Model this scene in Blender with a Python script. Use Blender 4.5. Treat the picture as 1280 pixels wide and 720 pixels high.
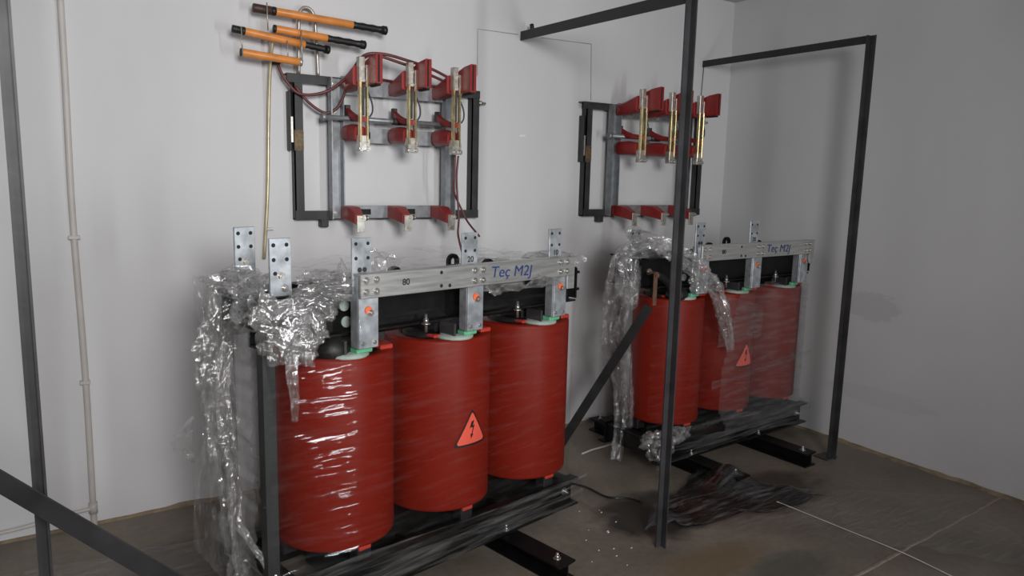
import bpy, bmesh, math, random
from mathutils import Vector, Matrix, noise
PI = math.pi
for o in list(bpy.data.objects): bpy.data.objects.remove(o)
S = bpy.context.scene
C = S.collection

# ------------------------------------------------------------------ camera
F_PX, PITCH, ROLL, YAW, CAM_H = 919.6, math.radians(8.59), math.radians(1.35), math.radians(33.42), 1.6
def ray3(x, y, z):
    c, s = math.cos(ROLL), math.sin(ROLL); x, y = c*x+s*y, -s*x+c*y
    Y = math.cos(PITCH)*z-math.sin(PITCH)*y; Z = -math.sin(PITCH)*z-math.cos(PITCH)*y
    c, s = math.cos(YAW), math.sin(YAW)
    return Vector((c*x+s*Y, -s*x+c*Y, Z))
cd = bpy.data.cameras.new('camera'); cam = bpy.data.objects.new('camera', cd); C.objects.link(cam)
right, down, fwd = ray3(1,0,0), ray3(0,1,0), ray3(0,0,1)
m = Matrix((right, -down, -fwd)).transposed().to_4x4(); m.translation = (0,0,CAM_H)
cam.matrix_world = m
cd.sensor_width = 36; cd.lens = F_PX/1280*36; cd.clip_start = .05
S.camera = cam

# ------------------------------------------------------------------ world, lights, exposure
W = bpy.data.worlds.new('world'); S.world = W; W.use_nodes = True
bg = W.node_tree.nodes['Background']; bg.inputs[0].default_value = (.75,.85,1,1); bg.inputs[1].default_value = .12
def area(name, loc, direction, sx, sy, power, col):
    l = bpy.data.lights.new(name, 'AREA'); l.shape = 'RECTANGLE'; l.size = sx; l.size_y = sy; l.energy = power; l.color = col
    o = bpy.data.objects.new(name, l); C.objects.link(o); o.location = loc
    o.rotation_euler = Vector(direction).to_track_quat('-Z', 'Y').to_euler()
    return o
LW = area('daylight_window', (.2,-1.62,2.28), (.22,1,-.13), 1.1, .85, 41, (1,.985,.975)); LW.data.spread = math.radians(94)
LD = area('daylight_door', (2.45,-1.62,1.15), (-.22,1,.05), .17, 1.8, 17, (.95,.98,1)); LD.data.spread = math.radians(110)
S.view_settings.view_transform = 'Standard'; S.view_settings.look = 'None'
S.view_settings.gamma = 1; S.view_settings.use_curve_mapping = False
S.view_settings.exposure = 0.06
try: S.cycles.transparent_max_bounces = 40
except Exception: pass

YW, XR, ZC = 3.64, 4.2, 2.83        # back wall, right wall, ceiling
XL, YF = -2.4, -1.7

# ------------------------------------------------------------------ materials
def nodes(name):
    mt = bpy.data.materials.new(name); mt.use_nodes = True
    nt = mt.node_tree; b = nt.nodes['Principled BSDF']
    return mt, nt, b
def pbr(name, col, rough=.5, metal=0, var=.12, scale=12, bump=0, bscale=60, spec=.5, col2=None, rvar=.1, stretch=None):
    mt, nt, b = nodes(name); N = nt.nodes.new; L = nt.links.new
    tc = N('ShaderNodeTexCoord'); mp = N('ShaderNodeMapping'); L(tc.outputs['Object'], mp.inputs[0])
    if stretch: mp.inputs['Scale'].default_value = stretch
    n = N('ShaderNodeTexNoise'); n.inputs['Scale'].default_value = scale; n.inputs['Detail'].default_value = 5
    L(mp.outputs[0], n.inputs['Vector'])
    r = N('ShaderNodeValToRGB'); e = r.color_ramp.elements
    lo = col2 if col2 else tuple(c*(1-var) for c in col); hi = col if col2 else tuple(min(1,c*(1+var)) for c in col)
    e[0].position = .32; e[0].color = (*lo,1); e[1].position = .68; e[1].color = (*hi,1)
    L(n.outputs['Fac'], r.inputs[0]); L(r.outputs[0], b.inputs['Base Color'])
    mr = N('ShaderNodeMapRange'); mr.inputs['To Min'].default_value = max(.02,rough-rvar); mr.inputs['To Max'].default_value = min(1,rough+rvar)
    L(n.outputs['Fac'], mr.inputs['Value']); L(mr.outputs[0], b.inputs['Roughness'])
    b.inputs['Metallic'].default_value = metal; b.inputs['Specular IOR Level'].default_value = spec
    if bump:
        n2 = N('ShaderNodeTexNoise'); n2.inputs['Scale'].default_value = bscale; n2.inputs['Detail'].default_value = 6
        L(mp.outputs[0], n2.inputs['Vector'])
        bp = N('ShaderNodeBump'); bp.inputs['Strength'].default_value = bump; bp.inputs['Distance'].default_value = .004
        L(n2.outputs['Fac'], bp.inputs['Height']); L(bp.outputs[0], b.inputs['Normal'])
    return mt
M = {}
M['coil'] = pbr('coil_resin', (.20,.012,.005), .45, var=.06, scale=5, bump=.12, bscale=9, spec=.2)
M['red'] = pbr('red_insulator', (.27,.016,.015), .45, var=.15, scale=30)
M['redtab'] = pbr('red_tab', (.5,.04,.025), .5)
M['black'] = pbr('black_paint', (.0055,.0052,.0052), .42, var=.3, scale=20, spec=.28)
M['blacksteel'] = pbr('black_steel', (.028,.028,.029), .5, metal=.0, var=.35, scale=14, bump=.15)
M['greysteel'] = pbr('dark_grey_steel', (.036,.035,.038), .5, metal=.0, var=.3, scale=9, bump=.12, bscale=40)
M['beam'] = pbr('beam_steel', (.018,.018,.018), .55, metal=.0, var=.3, scale=9, bump=.12, bscale=40)
M['strap'] = pbr('strap_steel', (.028,.031,.030), .5, metal=.0, var=.2, scale=10)
M['galv'] = pbr('galvanised_steel', (.29,.305,.32), .45, metal=.55, var=.2, scale=25)
M['alu'] = pbr('aluminium', (.55,.55,.54), .38, metal=.75, var=.14, scale=8, stretch=(1,1,9), bump=.06, bscale=30)
M['zinc'] = pbr('zinc_plate', (.46,.49,.52), .42, metal=.6, var=.3, scale=22, bump=.1, bscale=50)
M['bolt'] = pbr('bolt_steel', (.6,.58,.55), .28, metal=.9, var=.1)
M['gold'] = pbr('yellow_chromate', (.80,.66,.36), .25, metal=.85, var=.15, scale=25)
M['tin'] = pbr('tinned_copper', (.55,.53,.47), .35, metal=.8, var=.25, scale=40)
M['copper'] = pbr('copper', (.16,.085,.055), .6, metal=.3, var=.2, scale=20)
M['orangecap'] = pbr('orange_washer', (.75,.16,.06), .5)
M['green'] = pbr('green_resin', (.14,.5,.27), .5, var=.15, scale=30)
M['palegreen'] = pbr('pale_resin', (.38,.46,.41), .5, var=.12, scale=30)
M['dark'] = pbr('dark_winding', (.010,.008,.008), .6, var=.3)
M['hole'] = pbr('hole_dark', (.012,.012,.012), .8)
M['orange'] = pbr('orange_fibreglass', (.68,.25,.055), .4, var=.15, scale=16)
M['rubber'] = pbr('black_rubber', (.008,.0075,.0075), .5, var=.3, bump=.3, bscale=120)
M['brownrub'] = pbr('brown_rubber', (.05,.022,.016), .5)
M['cable'] = pbr('maroon_cable', (.12,.03,.03), .45, var=.2, scale=40)
M['wire'] = pbr('grey_wire', (.42,.42,.43), .6)
M['darkwire'] = pbr('dark_wire', (.12,.12,.12), .6)
M['conduit'] = pbr('white_conduit', (.56,.53,.50), .5, var=.06)
M['brass'] = pbr('clear_brass_tube', (.5,.44,.28), .3, metal=.35, var=.25, scale=12)
M['galvwire'] = pbr('bent_rod', (.42,.40,.36), .35, metal=.6)
M['rust'] = pbr('scorched_steel', (.14,.10,.055), .55, metal=.4, var=.5, scale=60)
M['string'] = pbr('white_string', (.62,.58,.52), .8)
M['stickerred'] = pbr('sticker_red', (.88,.12,.075), .45, var=.05)
M['stickerblack'] = pbr('sticker_black', (.012,.008,.008), .5)
M['ink'] = pbr('blue_ink', (.012,.035,.15), .6)
M['stencil'] = pbr('black_ink', (.02,.02,.02), .6)
M['ceil'] = pbr('ceiling_paint', (.55,.55,.55), .9, var=.04, scale=2)
M['mortar'] = pbr('pale_mortar', (.26,.215,.165), .9, var=.2, scale=25, bump=.5, bscale=80)
M['plasteredge'] = pbr('dirty_plaster_edge', (.24,.185,.125), .95, var=.35, scale=14, bump=.6, bscale=60)
M['putty'] = pbr('white_putty', (.72,.72,.73), .9)

def wall_mat(name, patches=()):
    mt, nt, b = nodes(name); N = nt.nodes.new; L = nt.links.new
    tc = N('ShaderNodeTexCoord')
    n = N('ShaderNodeTexNoise'); n.inputs['Scale'].default_value = 1.1; n.inputs['Detail'].default_value = 4
    mp = N('ShaderNodeMapping'); mp.inputs['Scale'].default_value = (1.6,1.6,.5); L(tc.outputs['Object'], mp.inputs[0]); L(mp.outputs[0], n.inputs['Vector'])
    r = N('ShaderNodeValToRGB'); e = r.color_ramp.elements
    e[0].position = .3; e[0].color = (.62,.62,.635,1); e[1].position = .7; e[1].color = (.69,.69,.70,1)
    L(n.outputs['Fac'], r.inputs[0]); col = r.outputs[0]
    for (cx,cy,cz, sx,sy,sz, amt) in patches:       # scuffs left on the paint
        m2 = N('ShaderNodeMapping'); m2.vector_type = 'TEXTURE'; m2.inputs['Location'].default_value = (cx,cy,cz); m2.inputs['Scale'].default_value = (sx,sy,sz)
        L(tc.outputs['Object'], m2.inputs[0])
        nn = N('ShaderNodeTexNoise'); nn.inputs['Scale'].default_value = 3; nn.inputs['Detail'].default_value = 5; L(m2.outputs[0], nn.inputs['Vector'])
        ln = N('ShaderNodeVectorMath'); ln.operation = 'LENGTH'; L(m2.outputs[0], ln.inputs[0])
        ad = N('ShaderNodeMath'); ad.operation = 'ADD'; L(ln.outputs['Value'], ad.inputs[0]); L(nn.outputs['Fac'], ad.inputs[1])
        rg = N('ShaderNodeMapRange'); rg.inputs['From Min'].default_value = 1.32; rg.inputs['From Max'].default_value = 1.5; rg.inputs['To Min'].default_value = amt; rg.inputs['To Max'].default_value = 0
        L(ad.outputs[0], rg.inputs['Value'])
        mx = N('ShaderNodeMixRGB'); L(rg.outputs[0], mx.inputs[0]); L(col, mx.inputs[1]); mx.inputs[2].default_value = (.33,.33,.34,1)
        col = mx.outputs[0]
    L(col, b.inputs['Base Color']); b.inputs['Roughness'].default_value = .75; b.inputs['Specular IOR Level'].default_value = .25
    n2 = N('ShaderNodeTexNoise'); n2.inputs['Scale'].default_value = 7; n2.inputs['Detail'].default_value = 8; L(tc.outputs['Object'], n2.inputs['Vector'])
    bp = N('ShaderNodeBump'); bp.inputs['Strength'].default_value = .12; bp.inputs['Distance'].default_value = .01
    L(n2.outputs['Fac'], bp.inputs['Height']); L(bp.outputs[0], b.inputs['Normal'])
    return mt
M['wall'] = wall_mat('white_wall_paint')
M['wallr'] = wall_mat('white_wall_paint_scuffed', [(XR,2.45,.88, .3,.20,.09,.24), (XR,2.35,.34,.3,.38,.06,.12)])

def floor_mat():
    mt, nt, b = nodes('concrete_floor'); N = nt.nodes.new; L = nt.links.new
    tc = N('ShaderNodeTexCoord')
    def nz(sc, det=6, mpv=None):
        n = N('ShaderNodeTexNoise'); n.inputs['Scale'].default_value = sc; n.inputs['Detail'].default_value = det
        if mpv:
            mp = N('ShaderNodeMapping'); mp.inputs['Scale'].default_value = mpv; L(tc.outputs['Object'], mp.inputs[0]); L(mp.outputs[0], n.inputs['Vector'])
        else: L(tc.outputs['Object'], n.inputs['Vector'])
        return n
    n = nz(2.2); r = N('ShaderNodeValToRGB'); e = r.color_ramp.elements
    e[0].position = .3; e[0].color = (.14,.117,.093,1); e[1].position = .72; e[1].color = (.255,.214,.17,1)
    L(n.outputs['Fac'], r.inputs[0])
    n3 = nz(30, 8); r3 = N('ShaderNodeValToRGB'); r3.color_ramp.elements[0].color = (.72,.72,.72,1); r3.color_ramp.elements[1].color = (1.2,1.2,1.2,1)
    L(n3.outputs['Fac'], r3.inputs[0])
    mx = N('ShaderNodeMixRGB'); mx.blend_type = 'MULTIPLY'; mx.inputs[0].default_value = 1; L(r.outputs[0], mx.inputs[1]); L(r3.outputs[0], mx.inputs[2])
    col = mx.outputs[0]
    for (cx,cy,sx,sy,c,amt) in [(2.45,2.42,.34,.25,(.022,.018,.015),.9),(3.15,2.3,.45,.22,(.022,.018,.015),.75),(2.35,1.95,.35,.12,(.16,.10,.035),.5),(2.6,1.75,.25,.12,(.05,.065,.05),.5),(.6,3.05,.5,.3,(.03,.025,.022),.6)]:
        m2 = N('ShaderNodeMapping'); m2.vector_type = 'TEXTURE'; m2.inputs['Location'].default_value = (cx,cy,0); m2.inputs['Scale'].default_value = (sx,sy,1)
        L(tc.outputs['Object'], m2.inputs[0])
        nn = N('ShaderNodeTexNoise'); nn.inputs['Scale'].default_value = 2.2; nn.inputs['Detail'].default_value = 6; L(m2.outputs[0], nn.inputs['Vector'])
        ln = N('ShaderNodeVectorMath'); ln.operation = 'LENGTH'; L(m2.outputs[0], ln.inputs[0])
        ad = N('ShaderNodeMath'); ad.operation = 'ADD'; L(ln.outputs['Value'], ad.inputs[0]); L(nn.outputs['Fac'], ad.inputs[1])
        rg = N('ShaderNodeMapRange'); rg.inputs['From Min'].default_value = 1.15; rg.inputs['From Max'].default_value = 1.55; rg.inputs['To Min'].default_value = amt; rg.inputs['To Max'].default_value = 0
        L(ad.outputs[0], rg.inputs['Value'])
        mm = N('ShaderNodeMixRGB'); L(rg.outputs[0], mm.inputs[0]); L(col, mm.inputs[1]); mm.inputs[2].default_value = (*c,1); col = mm.outputs[0]
    L(col, b.inputs['Base Color'])
    mr = N('ShaderNodeMapRange'); mr.inputs['To Min'].default_value = .42; mr.inputs['To Max'].default_value = .72; L(n.outputs['Fac'], mr.inputs['Value']); L(mr.outputs[0], b.inputs['Roughness'])
    bp = N('ShaderNodeBump'); bp.inputs['Strength'].default_value = .25; bp.inputs['Distance'].default_value = .004
    L(n3.outputs['Fac'], bp.inputs['Height']); L(bp.outputs[0], b.inputs['Normal'])
    return mt
M['floor'] = floor_mat()

def film_mat(name, d0, d1, gloss, scale, stretch, rot=(0,0,0), rough=.1, diff=.6, bump=.35, bscale=(3,3,40), lo=.45, hi=.75, dist=.02, det=5):
    """clear stretch film: transparent, milky only where it is stretched white (d0..d1), with a glossy skin"""
    mt = bpy.data.materials.new(name); mt.use_nodes = True; nt = mt.node_tree; N = nt.nodes.new; L = nt.links.new
    nt.nodes.remove(nt.nodes['Principled BSDF']); out = nt.nodes['Material Output']
    tc = N('ShaderNodeTexCoord'); mp = N('ShaderNodeMapping'); mp.inputs['Scale'].default_value = stretch; mp.inputs['Rotation'].default_value = rot
    L(tc.outputs['Object'], mp.inputs[0])
    n = N('ShaderNodeTexNoise'); n.inputs['Scale'].default_value = scale; n.inputs['Detail'].default_value = 6; n.inputs['Roughness'].default_value = .6
    L(mp.outputs[0], n.inputs['Vector'])
    mr = N('ShaderNodeMapRange'); mr.inputs['From Min'].default_value = lo; mr.inputs['From Max'].default_value = hi
    mr.inputs['To Min'].default_value = d0; mr.inputs['To Max'].default_value = d1; L(n.outputs['Fac'], mr.inputs['Value'])
    tr = N('ShaderNodeBsdfTransparent'); tr.inputs[0].default_value = (.97,.97,.97,1)
    df = N('ShaderNodeBsdfDiffuse'); df.inputs[0].default_value = (diff,diff,diff,1)
    gl = N('ShaderNodeBsdfGlossy'); gl.inputs['Roughness'].default_value = rough; gl.inputs[0].default_value = (.95,.95,.95,1)
    m1 = N('ShaderNodeMixShader'); L(mr.outputs[0], m1.inputs[0]); L(tr.outputs[0], m1.inputs[1]); L(df.outputs[0], m1.inputs[2])
    m2 = N('ShaderNodeMixShader'); m2.inputs[0].default_value = gloss; L(m1.outputs[0], m2.inputs[1]); L(gl.outputs[0], m2.inputs[2]); L(m2.outputs[0], out.inputs[0])
    mp2 = N('ShaderNodeMapping'); mp2.inputs['Scale'].default_value = bscale; L(tc.outputs['Object'], mp2.inputs[0])
    n2 = N('ShaderNodeTexNoise'); n2.inputs['Scale'].default_value = 1; n2.inputs['Detail'].default_value = det; L(mp2.outputs[0], n2.inputs['Vector'])
    bp = N('ShaderNodeBump'); bp.inputs['Strength'].default_value = bump; bp.inputs['Distance'].default_value = dist
    L(n2.outputs['Fac'], bp.inputs['Height']); L(bp.outputs[0], gl.inputs['Normal'])
    return mt
M['film'] = film_mat('clear_stretch_film', .0, .05, .024, 5, (1,1,9), rot=(0,.18,0), diff=.4, rough=.05, bump=1.0, bscale=(4.5,4.5,50), lo=.5, hi=.8, dist=.0075, det=2)
M['filmhaze'] = film_mat('hazy_stretch_film', .05, .22, .05, 5, (1,1,8), rot=(0,.2,0), diff=.4, rough=.25, bump=.3)
M['filmside'] = film_mat('milky_stretch_film', .26, .58, .06, 7, (1,1.2,.35), rot=(.5,.0,0), diff=.4, rough=.2, bump=.4, bscale=(20,20,4))
M['filmband'] = film_mat('banded_stretch_film', .0, .22, .04, 6, (.6,1,9), diff=.4, rough=.2, bump=.3)
M['crumple'] = film_mat('crumpled_film', .03, .24, .13, 26, (1,1,1), diff=.55, rough=.07, bump=.4, bscale=(40,40,40), lo=.42, hi=.75)
M['archfilm'] = film_mat('bunched_film', .08, .36, .16, 22, (1,1,1), diff=.6, rough=.09, bump=.4, bscale=(40,40,40), lo=.42, hi=.75)
M['hang'] = film_mat('hanging_film', .02, .20, .10, 14, (2.2,2.2,.6), diff=.5, rough=.08, bump=.4, bscale=(40,40,16), lo=.42, hi=.75)
M['floorfilm'] = film_mat('loose_floor_film', .0, .34, .07, 5, (1.0,9,1), rot=(0,0,.80), diff=.45, rough=.16, bump=.5, bscale=(6,26,1), lo=.50, hi=.8)
M['darkfilm'] = film_mat('dark_sheet', .62, .92, .04, 7, (1,1,1), diff=.012, rough=.25, bump=.6, bscale=(8,8,8))

# ------------------------------------------------------------------ mesh helpers
class MB:
    def __init__(s): s.v = []; s.f = []; s.sm = []
    def add(s, vs, fs, smooth=False):
        o = len(s.v); s.v += [tuple(v) for v in vs]; s.f += [tuple(i+o for i in f) for f in fs]; s.sm += [smooth]*len(fs); return s
    def box(s, x0, x1, y0, y1, z0, z1, c=.0):
        x0,x1 = sorted((x0,x1)); y0,y1 = sorted((y0,y1)); z0,z1 = sorted((z0,z1))
        if c:
            bm = bmesh.new(); bmesh.ops.create_cube(bm, size=1)
            for v in bm.verts: v.co = ((x0+x1)/2+v.co.x*(x1-x0), (y0+y1)/2+v.co.y*(y1-y0), (z0+z1)/2+v.co.z*(z1-z0))
            bmesh.ops.bevel(bm, geom=bm.edges[:], offset=c, segments=1, affect='EDGES', profile=.5)
            bm.verts.index_update(); s.add([v.co for v in bm.verts], [[v.index for v in f.verts] for f in bm.faces]); bm.free(); return s
        vs = [(x,y,z) for x in (x0,x1) for y in (y0,y1) for z in (z0,z1)]
        return s.add(vs, [(0,1,3,2),(4,6,7,5),(0,4,5,1),(2,3,7,6),(0,2,6,4),(1,5,7,3)])
    def prism(s, prof, p0, p1, xdir, smooth=False):
        """profile [(a,b)] swept p0 -> p1; a along xdir, b along axis x xdir"""
        p0, p1 = Vector(p0), Vector(p1); ax = (p1-p0).normalized(); X = Vector(xdir); X = (X-ax*X.dot(ax)).normalized(); Y = ax.cross(X); n = len(prof)
        vs = [p+X*a+Y*b for p in (p0,p1) for a,b in prof]
        fs = [(i,(i+1)%n,n+(i+1)%n,n+i) for i in range(n)]+[tuple(range(n))[::-1], tuple(range(n,2*n))]
        return s.add(vs, fs, smooth)
    def cyl(s, p0, p1, r, n=12, r1=None):
        p0, p1 = Vector(p0), Vector(p1); ax = (p1-p0).normalized(); X = ax.orthogonal().normalized(); Y = ax.cross(X); r1 = r if r1 is None else r1
        vs = [p+(X*math.cos(2*PI*i/n)+Y*math.sin(2*PI*i/n))*q for p,q in ((p0,r),(p1,r1)) for i in range(n)]
        s.add(vs, [(i,(i+1)%n,n+(i+1)%n,n+i) for i in range(n)], True)
        o = len(s.v)-2*n; s.f += [tuple(range(o,o+n))[::-1], tuple(range(o+n,o+2*n))]; s.sm += [False,False]; return s
    def lathe(s, prof, c=(0,0,0), n=48, cap=False):
        """profile [(r,z)] about the z axis through c"""
        vs = [(c[0]+r*math.cos(2*PI*i/n), c[1]+r*math.sin(2*PI*i/n), c[2]+z) for r,z in prof for i in range(n)]
        fs = [(k*n+i,k*n+(i+1)%n,(k+1)*n+(i+1)%n,(k+1)*n+i) for k in range(len(prof)-1) for i in range(n)]
        return s.add(vs, fs, True)
    def tube(s, pts, r, n=8, sub=6, closed=False):
        P = [Vector(p) for p in pts]
        if sub > 1 and len(P) > 2:
            Q = []
            for i in range(len(P)-1):
                a = P[max(i-1,0)]; b = P[i]; c = P[i+1]; d = P[min(i+2,len(P)-1)]
                for k in range(sub):
                    t = k/sub; Q.append(.5*((2*b)+(c-a)*t+(2*a-5*b+4*c-d)*t*t+(3*b-a-3*c+d)*t**3))
            P = Q+[P[-1]]
        X = None; rings = []
        for i,p in enumerate(P):
            ax = (P[min(i+1,len(P)-1)]-P[max(i-1,0)]).normalized()
            X = ax.orthogonal().normalized() if X is None else (X-ax*X.dot(ax)).normalized(); Y = ax.cross(X)
            rr = r(i/(len(P)-1)) if callable(r) else r
            rings += [p+(X*math.cos(2*PI*k/n)+Y*math.sin(2*PI*k/n))*rr for k in range(n)]
        L_ = len(P); s.add(rings, [(i*n+k,i*n+(k+1)%n,(i+1)*n+(k+1)%n,(i+1)*n+k) for i in range(L_-1) for k in range(n)], True)
        o = len(s.v)-L_*n; s.f += [tuple(range(o,o+n))[::-1], tuple(range(o+(L_-1)*n,o+L_*n))]; s.sm += [False,False]; return s
    def mesh(s, name, mat):
        me = bpy.data.meshes.new(name); me.from_pydata(s.v, [], s.f); me.polygons.foreach_set('use_smooth', s.sm)
        bm = bmesh.new(); bm.from_mesh(me); bmesh.ops.recalc_face_normals(bm, faces=bm.faces[:]); bm.to_mesh(me); bm.free()
        me.materials.append(M[mat]); me.update(); return me
    def build(s, name, mat, parent=None, loc=None):
        return link(name, s.mesh(name, mat), parent, loc)
def link(name, me, parent=None, loc=None, rot=None):
    o = bpy.data.objects.new(name, me); C.objects.link(o)
    if parent: o.parent = parent
    if loc: o.location = loc
    if rot: o.rotation_euler = rot
    return o
def tag(o, label, cat, group=None):
    o['label'] = label; o['category'] = cat
    if group: o['group'] = group
    return o
def thing(name, label, cat, loc=(0,0,0), rz=0, group=None):
    o = bpy.data.objects.new(name, None); C.objects.link(o); o.empty_display_size = .1; o.location = loc; o.rotation_euler = (0,0,rz)
    return tag(o, label, cat, group)
def struct(o): o['kind'] = 'structure'; return o
def LPROF(w, t): return [(0,0),(w,0),(w,t),(t,t),(t,w),(0,w)]
def CPROF(h, d, t): return [(0,0),(d,0),(d,t),(t,t),(t,h-t),(d,h-t),(d,h),(0,h)]   # web at a=0, opens towards +a
def text_mesh(txt, size, mat, shear=0, ext=.0004, sx=1, offset=0):
    cu = bpy.data.curves.new('t','FONT'); cu.body = txt; cu.size = size; cu.shear = shear; cu.extrude = ext; cu.align_x = 'CENTER'; cu.align_y = 'CENTER'; cu.offset = offset
    o = bpy.data.objects.new('t', cu); C.objects.link(o); bpy.context.view_layer.update()
    me = bpy.data.meshes.new_from_object(o.evaluated_get(bpy.context.evaluated_depsgraph_get())); bpy.data.objects.remove(o); bpy.data.curves.remove(cu)
    for v in me.vertices: v.co.x *= sx
    me.materials.clear(); me.materials.append(M[mat]); return me

# ------------------------------------------------------------------ the room
struct(MB().box(XL,XR,YF,YW,-.1,0).build('floor','floor'))
struct(MB().box(XL-.2,XR+.2,YW,YW+.2,-.1,ZC+.1).build('wall_back','wall'))
struct(MB().box(XR,XR+.2,YF-.2,YW,-.1,ZC+.1).build('wall_right','wallr'))
struct(MB().box(XL-.2,XL,YF-.2,YW,-.1,ZC+.1).build('wall_left','wall'))
struct(MB().box(XL,XR,YF,YW,ZC,ZC+.1).build('ceiling','ceil'))
wf = MB()                                            # the wall behind the camera, with its window and door openings
wx0,wx1,wz0,wz1 = -.42,.82,1.8,2.78; dx0,dx1,dz1 = 2.28,2.62,2.15
wf.box(XL,wx0,YF-.2,YF,-.1,ZC); wf.box(wx0,wx1,YF-.2,YF,-.1,wz0); wf.box(wx0,wx1,YF-.2,YF,wz1,ZC)
wf.box(wx1,dx0,YF-.2,YF,-.1,ZC); wf.box(dx0,dx1,YF-.2,YF,dz1,ZC); wf.box(dx1,XR,YF-.2,YF,-.1,ZC)
struct(wf.build('wall_front','wall'))
w1 = struct(MB().box(wx0,wx0+.04,YF-.12,YF-.06,wz0,wz1).box(wx1-.04,wx1,YF-.12,YF-.06,wz0,wz1).box(wx0+.04,wx1-.04,YF-.12,YF-.06,wz0,wz0+.04).box(wx0+.04,wx1-.04,YF-.12,YF-.06,wz1-.04,wz1).build('window_1','conduit'))
d1 = struct(MB().box(dx0,dx0+.05,YF-.15,YF-.02,0,dz1).box(dx1-.05,dx1,YF-.15,YF-.02,0,dz1).box(dx0+.05,dx1-.05,YF-.15,YF-.02,dz1-.05,dz1).build('door_1','galv'))

# ragged plaster edge where the walls meet the floor
def ragged(name, pts, seed, dep, hgt):
    rnd = random.Random(seed); mb = MB(); n = 90
    (ax,ay),(bx,by) = pts; d = Vector((bx-ax,by-ay,0)); nrm = Vector((d.y,-d.x,0)).normalized()
    vs = []
    for i in range(n+1):
        p = Vector((ax,ay,0))+d*(i/n); a = dep*(.35+1.0*abs(noise.noise(Vector((i*.23,seed,0)))) ); h = hgt*(.5+1.0*abs(noise.noise(Vector((i*.31,seed+9,0)))))
        vs += [p-nrm*.002, p+nrm*a, p+nrm*a*.6+Vector((0,0,h*.6)), p-nrm*.002+Vector((0,0,h))]
    fs = [(i*4+k,i*4+(k+1)%4,i*4+4+(k+1)%4,i*4+4+k) for i in range(n) for k in range(4)]+[(0,1,2,3),(n*4+3,n*4+2,n*4+1,n*4)]
    return struct(mb.add(vs, fs).build(name,'plasteredge'))
ragged('baseboard_back', [(XL,YW),(XR,YW)], 3, .03, .022)
ragged('baseboard_right', [(XR,YW-.03),(XR,YF)], 7, .045, .024)
# raised mortar seam across the floor
mb = MB(); vs = []; n = 60
for i in range(n+1):
    t = i/n; x = 1.2+t*(4.17-1.2); y = 1.50+.13*(t)+.008*noise.noise(Vector((i*.4,0,3))); w = .009+.006*abs(noise.noise(Vector((i*.5,4,0)))); h = .003
    vs += [(x,y-w,0),(x,y-w*.5,h),(x,y+w*.5,h),(x,y+w,0)]
mb.add(vs, [(i*4+k,i*4+k+1,i*4+5+k,i*4+4+k) for i in range(n) for k in range(3)])
struct(mb.build('trim_1','mortar'))

# ------------------------------------------------------------------ steel angle portals
def angle_member(parent, name, p0, p1, xdir, w, t, mat):
    return MB().prism(LPROF(w,t), p0, p1, xdir).build(name, mat, parent)
def portal(label, foot, top, wall, w, wb, plate=None):
    fx, fy = foot
    g = thing('angle_iron_portal', label, 'steel frame', (fx,fy,0), 0, 'steel angle portals between the transformers and the wall')
    T = Vector(top)-Vector((fx,fy,0)); Wp = Vector(wall)-Vector((fx,fy,0))
    angle_member(g, 'post', (w/2,-w/2,0), (T.x+w/2,T.y-w/2,T.z), (-1,0,0), w, .006, 'greysteel')
    b0 = Vector((T.x+w/2,T.y-w/2,T.z-.0)); d = (Wp-T).normalized()
    MB().prism(LPROF(wb,.006), (Wp.x-wb/2,Wp.y,Wp.z), (b0.x-wb/2-.0,b0.y-.004,b0.z), (0,0,-1)).build('beam','beam',g)
    if plate: MB().box(-plate,plate,-plate*.8,plate*.8,0,.008,.002).build('foot_plate','greysteel',g)
    return g
g_m = portal('dark steel portal whose post stands in front of the farther transformer', (2.240,2.192), (2.240,2.192,2.345), (2.44,3.632,2.42), .034, .05)
MB().cyl((2.44-2.240,3.55-2.192,2.415),(2.44-2.240,3.56-2.192,2.45),.012).build('weld_lug','beam',g_m)
g_r = portal('dark steel portal standing close to the right wall', (3.872,2.447), (3.885,2.447,2.405), (3.93,3.632,2.41), .037, .042, .055)
g_l = portal('dark steel portal at the left edge beside the white conduit', (-.018,2.2), (-.018,2.2,2.4), (-.018,3.632,2.41), .032, .05, .055)
lb = thing('leaning_steel_bar','dark flat steel bar leaning against the end of the farther transformer','steel bar',(2.44,3.24,0))
MB().prism([(-.025,0),(.025,0),(.025,.006),(-.025,.006)], (0,0,.0), (2.655-2.44,2.735-3.24,.955), (-.58,.67,.48)).build('bar','beam',lb)
# slanting bar in the left foreground
P0, P1 = Vector((.86,1.30,.137)), Vector((-.36,2.24,1.012)); dd = (P1-P0).normalized(); P0 = P0-dd*(.165/dd.z)
br = thing('slanting_angle_bar', 'slanting dark steel bar crossing in front of the left post', 'steel bar', (P0.x,P0.y,0))
toC = (Vector((0,0,1.6))-P0).normalized()
up = Vector((0,0,1))
MB().prism(LPROF(.055,.005), (0,0,max(P0.z,.0)), P1-Vector((P0.x,P0.y,0)), up).build('bar','greysteel',br)
MB().box(P1.x-P0.x-.03,P1.x-P0.x+.014,P1.y-P0.y-.02,P1.y-P0.y+.025,0,1.2,.002).build('upright','greysteel',br)

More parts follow.
